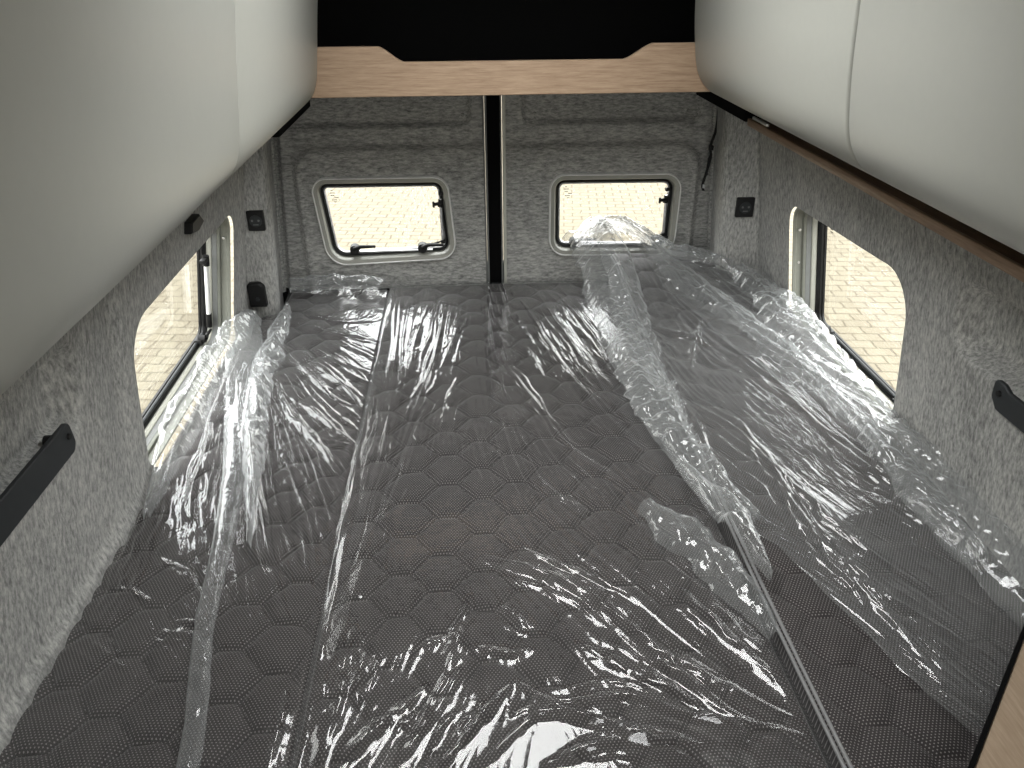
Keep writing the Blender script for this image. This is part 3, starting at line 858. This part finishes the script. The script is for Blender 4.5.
def matt_top(k, x, y):
    e = matt_edge(k, x, y); z = MATT[k]['top'](x, y)
    r = RADIUS; ec = np.clip(e, 0, r)
    z = z - r + np.sqrt(np.maximum(r * r - (r - ec) ** 2, 0))
    return np.where(e < 0, .80, z), e

def mattress(k, label, name='mattress'):
    q = MATT[k]; root = empty(name, (float((q['xL'](np.array(1.5)) + q['xR'](np.array(1.5))) / 2), 1.5, q['bot'])); tag(root, label, 'mattress')
    W = float(q['xR'](np.array(1.0)) - q['xL'](np.array(1.0)))
    nx = int(W / .0048); ny = int((q['y1'] - q['y0']) / .0052)
    # denser columns close to the rolled edges
    us = np.linspace(0, 1, nx); e0 = (1 - np.cos(np.linspace(0, PI / 2, 8))) * RADIUS
    vs = np.linspace(0, 1, ny)
    us = np.unique(np.concatenate([us, e0 / W, 1 - e0 / W])); vs = np.unique(np.concatenate([vs, e0 / 2.16, 1 - e0 / 2.16]))
    U, Vv = np.meshgrid(us, vs)
    y = q['y0'] + Vv * (q['y1'] - q['y0']); x = q['xL'](y) * (1 - U) + q['xR'](y) * U
    z, e = matt_top(k, x, y)
    wx = x + .014 * vnoise(x * 6, y * 6, 21); wy = y + .014 * vnoise(x * 6 + 9, y * 6, 22)
    d = quilt_edge(wx + (.03 if k == 'L' else 0), wy + (.02 if k == 'R' else 0))
    qa = {'L': 1.0, 'M': 1.0, 'R': .6}[k]
    z = z - qa * (.0120 * np.exp(-(d / .0065)) * sstep(0, .03, e) + .0040 * np.exp(-(d / .03)) * sstep(0, .04, e))
    z += .0012 * vnoise(x * 22, y * 22, 31)
    # skirt rows and columns
    th = q['bot']; puff = [(.0, 0), (.30, .004), (.62, .005), (.9, .003), (1.0, -.002)]
    def extend(X, Y, Z, axis, side):
        ex = []
        for t, o in puff[1:]:
            if axis == 1:
                c = 0 if side < 0 else -1; xx, yy, zz = X[:, c], Y[:, c], Z[:, c]; ex.append((xx + side * o, yy, zz * (1 - t) + th * t))
            else:
                c = 0 if side < 0 else -1; xx, yy, zz = X[c, :], Y[c, :], Z[c, :]; ex.append((xx, yy + side * o, zz * (1 - t) + th * t))
        if side < 0: ex = ex[::-1]
        st = [np.stack([q_[i] for q_ in ex], axis) for i in range(3)]
        cat = (lambda A, B: np.concatenate([B, A], axis)) if side < 0 else (lambda A, B: np.concatenate([A, B], axis))
        return cat(X, st[0]), cat(Y, st[1]), cat(Z, st[2])
    X, Y, Z = x, y, z
    for ax in (1, 0):
        for s in (-1, 1): X, Y, Z = extend(X, Y, Z, ax, s)
    grid_mesh('ticking', np.stack([X, Y, Z], -1), M['quilt'], root)
    ys = np.linspace(q['y0'] + .01, q['y1'] - .01, 90)
    for s in ((-1, 1)):
        xe = (q['xL'](ys) if s < 0 else q['xR'](ys)); zt = q['top'](xe, ys)
        if k == 'R' and s < 0:
            m = MB()
            for o in (.0, .0065): m.tube([(a + o - .003, b, c - .012 + o * .9) for a, b, c in zip(xe, ys, zt)], .0034, 8)
            m.build('piping', M['piping'], root)
        else:
            MB().tube([(a + s * .001, b, c - .022) for a, b, c in zip(xe, ys, zt)], .0032, 8).build('piping', M['quilt'], root)
    return root
mattress('L', 'dark grey quilted mattress strip along the left wall under clear film')
mattress('M', 'wide dark grey quilted mattress in the middle under clear film')
mattress('R', 'dark grey quilted mattress along the right wall, raised at the rear, partly uncovered')

# ------------------------------------------------------------------ clear film
def fold_height(x, y, folds, seed=1):
    """sharp-crested folds of stretched film; every entry is (height mm, width mm, side folds, path)"""
    r = random.Random(seed); h = np.zeros_like(x)
    def one(path, a, w, ph):
        P = smooth_curve(path, 4) if len(path) > 2 else [tuple(Vector(path[0]).lerp(Vector(path[-1]), t / 4)) for t in range(5)]
        P = [(p[0] + .004 * math.sin(ph + i * .9), p[1]) for i, p in enumerate(P)]
        L = [0]
        for i in range(1, len(P)): L.append(L[-1] + math.hypot(P[i][0] - P[i - 1][0], P[i][1] - P[i - 1][1]))
        pad = w * 4; xs = [p[0] for p in P]; ys = [p[1] for p in P]
        sel = np.where((x > min(xs) - pad) & (x < max(xs) + pad) & (y > min(ys) - pad) & (y < max(ys) + pad))
        if len(sel[0]) == 0: return
        X, Y = x[sel], y[sel]; best = np.full(X.shape, 9.0); S = np.zeros_like(X)
        for i in range(len(P) - 1):
            (ax, ay), (bx, by) = P[i], P[i + 1]; dx, dy = bx - ax, by - ay; q = dx * dx + dy * dy or 1e-9
            t = np.clip(((X - ax) * dx + (Y - ay) * dy) / q, 0, 1); d = np.hypot(X - ax - t * dx, Y - ay - t * dy)
            m = d < best; best = np.where(m, d, best); S = np.where(m, (L[i] + t * (L[i + 1] - L[i])) / (L[-1] or 1), S)
        tp = np.clip(np.sin(PI * np.clip(S * .94 + .03, 0, 1)), 0, 1) ** .55
        mod = 1 + .35 * np.sin(S * 17 + ph) * np.sin(S * 7.3 + ph * 2)
        ww = w * (.7 + .6 * tp)
        np.add.at(h, sel, a * tp * mod * np.exp(-(best / ww) ** 1.4))
    for a, w, n, path in folds:
        a, w = a * .001 * FOLD_A, w * .001 * FOLD_W
        if path[0][1] > 3 or any(p[1] < -1 for p in path): continue
        one(path, a, w, r.uniform(0, 6))
        for k in range(n):
            o = r.uniform(.7, 1.0) * w * (2.4 + k * 1.1) * (1 if k % 2 else -1); sh = r.uniform(-.03, .03); i0 = r.uniform(0, .35); i1 = r.uniform(.65, 1)
            q = smooth_curve(path, 6) if len(path) > 2 else [tuple(Vector(path[0]).lerp(Vector(path[-1]), t / 6)) for t in range(7)]
            q = q[int(i0 * len(q)):max(int(i1 * len(q)), int(i0 * len(q)) + 3)]
            q = [(p[0] + o * (1 - .3 * j / len(q)), p[1] + sh) for j, p in enumerate(q)]
            if len(q) > 1: one(q[::2] + [q[-1]] if len(q) > 4 else q, a * r.uniform(.35, .7), w * r.uniform(.5, .8), r.uniform(0, 6))
    return h

def support(x, y):
    z = np.full(x.shape, .80)
    for k in 'LMR':
        zz, e = matt_top(k, x, y); z = np.maximum(z, np.where(e > 0, zz, .80))
    return z

def wrinkles(x, y, folds, seed, cell, length):
    """noise smeared along the direction of the traced folds, with sharp crests; 0..1"""
    pts = []; ds = []
    for a, w, n, path in folds:
        for i in range(len(path) - 1):
            p, q = Vector(path[i]), Vector(path[i + 1]); d = q - p; L = d.length
            if L < 1e-6: continue
            d /= L; d = -d if d.y > 0 else d
            for k in range(max(1, int(L / .06))): c = p.lerp(q, (k + .5) / max(1, int(L / .06))); pts.append((c.x, c.y)); ds.append((d.x, d.y))
    pts = np.array(pts); ds = np.array(ds)
    ny, nx = x.shape; cy = np.linspace(0, ny - 1, 70).astype(int); cx = np.linspace(0, nx - 1, 34).astype(int)
    X, Y = x[np.ix_(cy, cx)], y[np.ix_(cy, cx)]
    W = 1 / ((X[..., None] - pts[:, 0]) ** 2 + (Y[..., None] - pts[:, 1]) ** 2 + .0009)
    DX = (W * ds[:, 0]).sum(-1) / W.sum(-1); DY = (W * ds[:, 1]).sum(-1) / W.sum(-1)
    def up(A):
        A = np.stack([np.interp(np.arange(nx), cx, r) for r in A]); return np.stack([np.interp(np.arange(ny), cy, A[:, j]) for j in range(nx)], 1)
    DX, DY = up(DX), up(DY); l = np.hypot(DX, DY) + 1e-6; DX /= l; DY /= l
    hx = np.abs(x[:, -1] - x[:, 0]).mean() / (nx - 1); hy = (y[-1, 0] - y[0, 0]) / (ny - 1)
    g = np.random.default_rng(seed).normal(size=(ny, nx)); g = blur(g, max(1, int((cell / hx) ** 2 * .8)))
    J, I = np.meshgrid(np.arange(nx), np.arange(ny)); acc = g.copy(); step = 2.0; K = int(length / hy / step)
    for sg in (-1, 1):
        fi, fj = I.astype(float), J.astype(float)
        for k in range(K):
            ii = np.clip(fi.round().astype(int), 0, ny - 1); jj = np.clip(fj.round().astype(int), 0, nx - 1)
            fi = fi + sg * DY[ii, jj] * step; fj = fj + sg * DX[ii, jj] * step * hy / hx
            wgt = 1 - k / K; acc += wgt * g[np.clip(fi.round().astype(int), 0, ny - 1), np.clip(fj.round().astype(int), 0, nx - 1)]
    acc = blur(acc, 2); acc = acc / acc.std()
    return np.exp(-np.abs(acc) * 1.6)

SHEETS = {}
def sheet(name, key, xL, xR, y0, y1, folds, lift, label, res=.0024, seed=1, crinkle=1.0, nb=28, mat='film', facet=.0008, floor_=None):
    ny = int((y1 - y0) / res * .8); W = float(np.mean(xR(np.linspace(y0, y1, 9)) - xL(np.linspace(y0, y1, 9)))); nx = int(W / res)
    V, U = np.meshgrid(np.linspace(0, 1, ny), np.linspace(0, 1, nx), indexing='ij')
    y = y0 + V * (y1 - y0); x = xL(y) * (1 - U) + xR(y) * U
    base = support(x, y); b = base
    for _ in range(3): b = np.maximum(blur(b, nb), base)
    b = blur(b, 5)
    b = np.maximum(b, base)
    h = fold_height(x, y, folds, seed)
    msk = sstep(-.25, .55, vnoise(x * 5 + 3, y * 3.2, seed + 43)); msk2 = sstep(0, .6, vnoise(x * 7, y * 6 + 5, seed + 44))
    w1 = wrinkles(x, y, folds, seed + 50, .0075, .16); w2 = wrinkles(x, y, folds, seed + 60, .0032, .07)
    n1 = vnoise(x * 7 + y * 2, y * 3.2, seed + 40); fc = facets(x, y, 16, seed + 45)
    z = b + .0035 + h + crinkle * (.0028 * (n1 + 1) + .0034 * w1 * (.15 + .85 * msk) + .0011 * w2 * (.1 + .9 * msk2)) + facet * (fc + 1.2) * (.3 + .7 * msk) + lift(x, y)
    if floor_ is not None: t_ = floor_(x, y) + .5 * (z - b); q_ = .012; z = np.where(t_ > z - 4 * q_, q_ * np.logaddexp(z / q_, t_ / q_), z)
    o = grid_mesh(name, np.stack([x, y, z], -1), M[mat])
    tag(o, label, 'plastic film')
    SHEETS[key] = (y0, y1, xL, xR, z)
    return o
def sheet_z(key, x, y):
    y0, y1, xL, xR, Z = SHEETS[key]; ny, nx = Z.shape
    v = np.clip((y - y0) / (y1 - y0), 0, 1) * (ny - 1); u = np.clip((x - xL(y)) / (xR(y) - xL(y)), 0, 1) * (nx - 1)
    return Z[v.round().astype(int), u.round().astype(int)]

def tab(pairs):
    a = np.array(sorted(pairs)); return lambda y: np.interp(y, a[:, 0], a[:, 1])

fl = sheet('plastic_sheet', 'L', tab([(.45, -.80), (.9, -.83), (1.3, -.825), (1.6, -.835), (2.25, -.835), (2.40, -.73), (2.6, -.72)]), tab([(.4, -.388), (2.6, -.386)]), .44, 2.605, FOLDS_LEFT,
      lambda x, y: .072 * np.exp(-np.clip(x + .835, 0, 9) / .05) * sstep(1.35, 1.6, y) * sstep(2.42, 2.25, y) + .02 * np.exp(-((y - 2.57) / .05) ** 2) * (1 + .5 * vnoise(x * 30, y * 20, 8)),
      'clear crinkled plastic film over the left mattress strip', seed=3, crinkle=1.0, facet=.0009)
fm = sheet('plastic_sheet', 'M', tab([(.4, -.382), (2.6, -.384)]), tab([(.4, .404), (2.6, .402)]), .44, 2.608, FOLDS_MIDDLE,
      lambda x, y: .024 * np.exp(-((x + .360) / .020) ** 2) + .006 * sstep(1.1, .75, y) * (1 + vnoise(x * 9, y * 8, 77)),
      'clear plastic film stretched over the wide middle mattress', seed=5, crinkle=.8, facet=.0005)
def lift_r(x, y):
    l = 0 * x
    l = l + .026 * np.exp(-np.clip(.88 - x, 0, 9) / .06) * sstep(1.2, 1.5, y) + .050 * np.exp(-np.clip(.885 - x, 0, 9) / .09) * sstep(.70, .95, y) * sstep(1.7, 1.3, y) + .022 * np.exp(-((x - .34) / .06) ** 2) * sstep(1.2, 1.5, y)
    l = l + .0045 * (1 + facets(x, y, 7, 90)) * sstep(1.2, 2.3, y)
    return l
XRL = tab([(.60, .66), (.70, .60), (.80, .556), (1.0, .50), (1.10, .47), (1.17, .41), (1.3, .354), (1.5, .313), (1.8, .285), (2.0, .27), (2.3, .26), (2.6, .275)])
fr = sheet('plastic_sheet', 'R', XRL, tab([(.6, .895), (2.30, .893), (2.43, .828), (2.6, .80)]), .60, 2.60, FOLDS_RIGHT, lift_r,
      'clear bunched plastic film over the right mattress, raised at the rear end', seed=9, crinkle=1.3, nb=24, facet=.0026, mat='film_r',
      floor_=lambda x, y: .93 + .165 * np.exp(-((x - .40) / .20) ** 2) * sstep(1.95, 2.45, y) + .03 * sstep(1.5, 2.2, y))

def strip(name, parent, key, path, width, folds_amp, seed, mat='film3', off=.006, res=.0028, nfold=3, arch=.012, label=None, ragged=1.0):
    """piece of doubled or bunched film lying along a path on a sheet"""
    P = smooth_curve(path, 12) if len(path) > 2 else [tuple(Vector(path[0]).lerp(Vector(path[-1]), t / 20)) for t in range(21)]
    P = np.array(P); s = np.concatenate([[0], np.cumsum(np.hypot(*np.diff(P, axis=0).T))]); L = s[-1]
    n = int(L / res); t = np.linspace(0, L, n); cx = np.interp(t, s, P[:, 0]); cy = np.interp(t, s, P[:, 1])
    tx = np.gradient(cx); ty = np.gradient(cy); l = np.hypot(tx, ty); nxv, nyv = ty / l, -tx / l
    wa = np.interp(t / L, np.linspace(0, 1, len(width)), width)
    wa = wa * (1 + ragged * (.25 * vnoise(t * 11 + seed, t * 0 + seed, seed) + .14 * vnoise(t * 45, t * 0, seed + 1)))
    m = max(8, int(max(width) / res)); w = np.linspace(-1, 1, m)
    T, Wd = np.meshgrid(t, w, indexing='ij')
    X = cx[:, None] + nxv[:, None] * wa[:, None] / 2 * Wd; Y = cy[:, None] + nyv[:, None] * wa[:, None] / 2 * Wd
    Zb = sheet_z(key, X, Y)
    Zb = np.maximum(blur(Zb, 6), Zb)
    D = Wd * wa[:, None] / 2
    r1 = ridged(T * 5 + seed, D * 34 + np.sin(T * 8 + seed) * .6, seed + 2); r2 = facets(T, D * 1.6, 15, seed + 3); r3 = facets(T, D, 34, seed + 4)
    Z = Zb + off + folds_amp * (1.0 * (r1 + 1) + 1.0 * (r2 + 1.2) + .45 * (r3 + 1.2) + .12 * facets(T, D, 70, seed + 5)) * (1 - .8 * Wd ** 4) + arch * (1 - Wd ** 2)
    Z = Z - off * .6 * Wd ** 6
    o = grid_mesh(name, np.stack([X, Y, Z], -1), M[mat], parent)
    if label: o['label'] = label
    return o

strip('folded_band', fl, 'L', [(-.80, 2.30), (-.745, 2.0), (-.684, 1.686), (-.617, 1.287), (-.582, 1.01), (-.535, .78), (-.505, .50)], [.07, .10, .075, .046, .036, .034, .03], .0011, 51, 'film2', arch=.008, ragged=.25, label='double folded band of film')
strip('bunched_edge', fl, 'L', [(-.79, 2.30), (-.80, 2.1), (-.80, 1.8), (-.795, 1.5), (-.78, 1.3)], [.04, .07, .075, .06, .01], .0040, 54, 'film3', label='milky film tucked against the window sill')
strip('folded_band', fl, 'L', [(-.70, 2.40), (-.69, 2.1), (-.655, 1.75), (-.60, 1.45), (-.55, 1.20)], [.03, .07, .06, .04, .01], .0035, 52, 'film2')
strip('bunched_end', fl, 'L', [(-.72, 2.55), (-.60, 2.57), (-.50, 2.575), (-.40, 2.55)], [.07, .10, .09, .06], .0050, 53, 'film3', label='crinkled roll of film at the rear end')
strip('bunched_edge', fr, 'R', [(.30, 2.56), (.315, 2.35), (.33, 2.05), (.345, 1.75), (.365, 1.50), (.41, 1.28), (.45, 1.16)], [.12, .16, .15, .14, .11, .07, .015], .0060, 61, 'film3', label='whitish bunched edge of the film')
strip('bunched_edge', fr, 'R', [(.34, 2.50), (.38, 2.2), (.37, 1.9), (.40, 1.6)], [.07, .09, .08, .02], .0060, 62, 'film2')
strip('bunched_edge', fr, 'R', [(.78, 2.35), (.82, 2.1), (.825, 1.8), (.82, 1.5), (.80, 1.25), (.80, 1.0)], [.06, .11, .14, .13, .09, .02], .0060, 63, 'film3', label='whitish bunched film against the right wall')
strip('bunched_edge', fr, 'R', [(.815, 1.45), (.83, 1.25), (.835, 1.05), (.83, .90), (.82, .78)], [.05, .12, .13, .11, .05], .0035, 67, 'film2', ragged=.5, label='film drawn up against the foot of the right wall')
strip('folded_band', fr, 'R', [(.42, 2.52), (.55, 2.35), (.68, 2.05), (.76, 1.70), (.80, 1.35)], [.10, .12, .09, .07, .02], .0040, 64, 'film2')
strip('bunched_end', fr, 'R', [(.30, 2.44), (.42, 2.49), (.56, 2.50), (.70, 2.46), (.78, 2.38)], [.08, .15, .13, .10, .03], .0055, 65, 'film3', label='puffed up end of the film by the right rear window')
strip('loose_tail', fr, 'R', [(.345, 1.36), (.395, 1.24), (.418, 1.12), (.418, 1.00)], [.03, .07, .05, .004], .0030, 66, 'film2', off=.012, label='loose pointed tail of film hanging over the piping')
strip('crumpled_flap', fm, 'M', [(.255, 1.27), (.31, 1.18), (.36, 1.08), (.392, .97), (.398, .90)], [.055, .095, .10, .07, .02], .0042, 71, 'film2', label='crumpled loose flap of film near the piping')

# wooden panel in the lower right corner
o = [(.87, .931), (.87, .32), (.46, .32), (.46, .52)]
r = empty('wooden_panel', (.75, .5, .94)); tag(r, 'light wooden panel with a black edge at the near end of the right mattress', 'panel')
MB().prism(o, lambda a, b, d: (a, b, d), .952, .978, .0015).build('board', M['pale_wood'], r)
e = Vector((.41, .411)).normalized(); nrm = Vector((-e.y, e.x)) * .006
m = MB(); a = Vector((.455, .515)); b_ = a + e * .59
m.add([(p.x, p.y, z) for z in (.945, .981) for p in (a, b_, b_ + nrm, a + nrm)], [(0, 1, 2, 3), (4, 5, 6, 7), (0, 1, 5, 4), (1, 2, 6, 5), (2, 3, 7, 6), (3, 0, 4, 7)])
m.build('edge_strip', M['void'], r)

# ------------------------------------------------------------------ light
w = bpy.data.worlds.new('sky'); SC.world = w; w.use_nodes = True
nt = w.node_tree; nt.nodes.clear(); wo = nt.nodes.new('ShaderNodeOutputWorld')
bg = N(nt, 'ShaderNodeBackground'); bg.inputs[1].default_value = SKY
tc = N(nt, 'ShaderNodeTexCoord'); sx = N(nt, 'ShaderNodeSeparateXYZ'); nt.links.new(tc.outputs['Generated'], sx.inputs[0])
nt.links.new(ramp(nt, sx.outputs[2], [(0, (.30, .29, .27)), (.18, (.42, .42, .41)), (.55, (.85, .87, .88)), (1, (1.3, 1.3, 1.28))]), bg.inputs[0])
nt.links.new(bg.outputs[0], wo.inputs[0])
def portal(loc, rot, sx, sy):
    l = bpy.data.lights.new('daylight_portal', 'AREA'); l.shape = 'RECTANGLE'; l.size = sx; l.size_y = sy; l.cycles.is_portal = True
    o = bpy.data.objects.new('daylight_portal', l); COL.objects.link(o); o.location = loc; o.rotation_euler = rot
portal(((HX0 + HX1) / 2, (HY0 + HY1) / 2, 2.22), (0, 0, 0), HX1 - HX0 + .02, HY1 - HY0 + .02)
portal((-.38, 2.72, 1.12), (-PI / 2, 0, 0), .50, .34)
portal((.42, 2.72, 1.12), (-PI / 2, 0, 0), .50, .34)
portal((-.93, 1.85, 1.12), (0, -PI / 2, 0), .46, .86)
portal((1.0, 1.84, 1.14), (0, PI / 2, 0), .44, .80)
if FRONT_OPEN: portal((0, -1.06, (FRONT_OPEN[0] + FRONT_OPEN[1]) / 2), (PI / 2, 0, 0), 1.9, FRONT_OPEN[1] - FRONT_OPEN[0])
for (lx, ly, lz, tx, ty, tz, sx, sy, pw, nm) in LAMPS:
    l = bpy.data.lights.new(nm, 'AREA'); l.shape = 'RECTANGLE'; l.size = sx; l.size_y = sy; l.energy = pw; l.color = (.97, 1, .97)
    o = bpy.data.objects.new(nm, l); COL.objects.link(o); o.location = (lx, ly, lz)
    o.rotation_euler = (Vector((tx, ty, tz)) - Vector((lx, ly, lz))).to_track_quat('-Z', 'Y').to_euler()

# ------------------------------------------------------------------ camera
cx, hz, yaw, pitch, roll = -.0999, 1.92759, .0595375, .504349, -.0066251
cy_, sy_, cp, sp = math.cos(yaw), math.sin(yaw), math.cos(pitch), math.sin(pitch)
W_ = Vector((sy_ * cp, cy_ * cp, -sp)); R0 = Vector((cy_, -sy_, 0)); U0 = R0.cross(W_)
Rv = R0 * math.cos(roll) + U0 * math.sin(roll); Uv = -R0 * math.sin(roll) + U0 * math.cos(roll)
cam = bpy.data.cameras.new('camera'); cam.sensor_width = 36; cam.lens = 769 / 1024 * 36; cam.clip_start = .02
co = bpy.data.objects.new('camera', cam); COL.objects.link(co)
co.matrix_world = Matrix(((Rv.x, Uv.x, -W_.x, cx), (Rv.y, Uv.y, -W_.y, 0), (Rv.z, Uv.z, -W_.z, hz), (0, 0, 0, 1)))
SC.camera = co

vs = SC.view_settings; vs.view_transform = 'Standard'; vs.look = 'None'; vs.gamma = 1; vs.use_curve_mapping = False; vs.exposure = EXPO
SC.cycles.max_bounces = 10; SC.cycles.diffuse_bounces = 5; SC.cycles.glossy_bounces = 4; SC.cycles.transparent_max_bounces = 24; SC.cycles.transmission_bounces = 4
SC.cycles.use_denoising = True; SC.cycles.caustics_reflective = False
SC.cycles.sample_clamp_indirect = 6
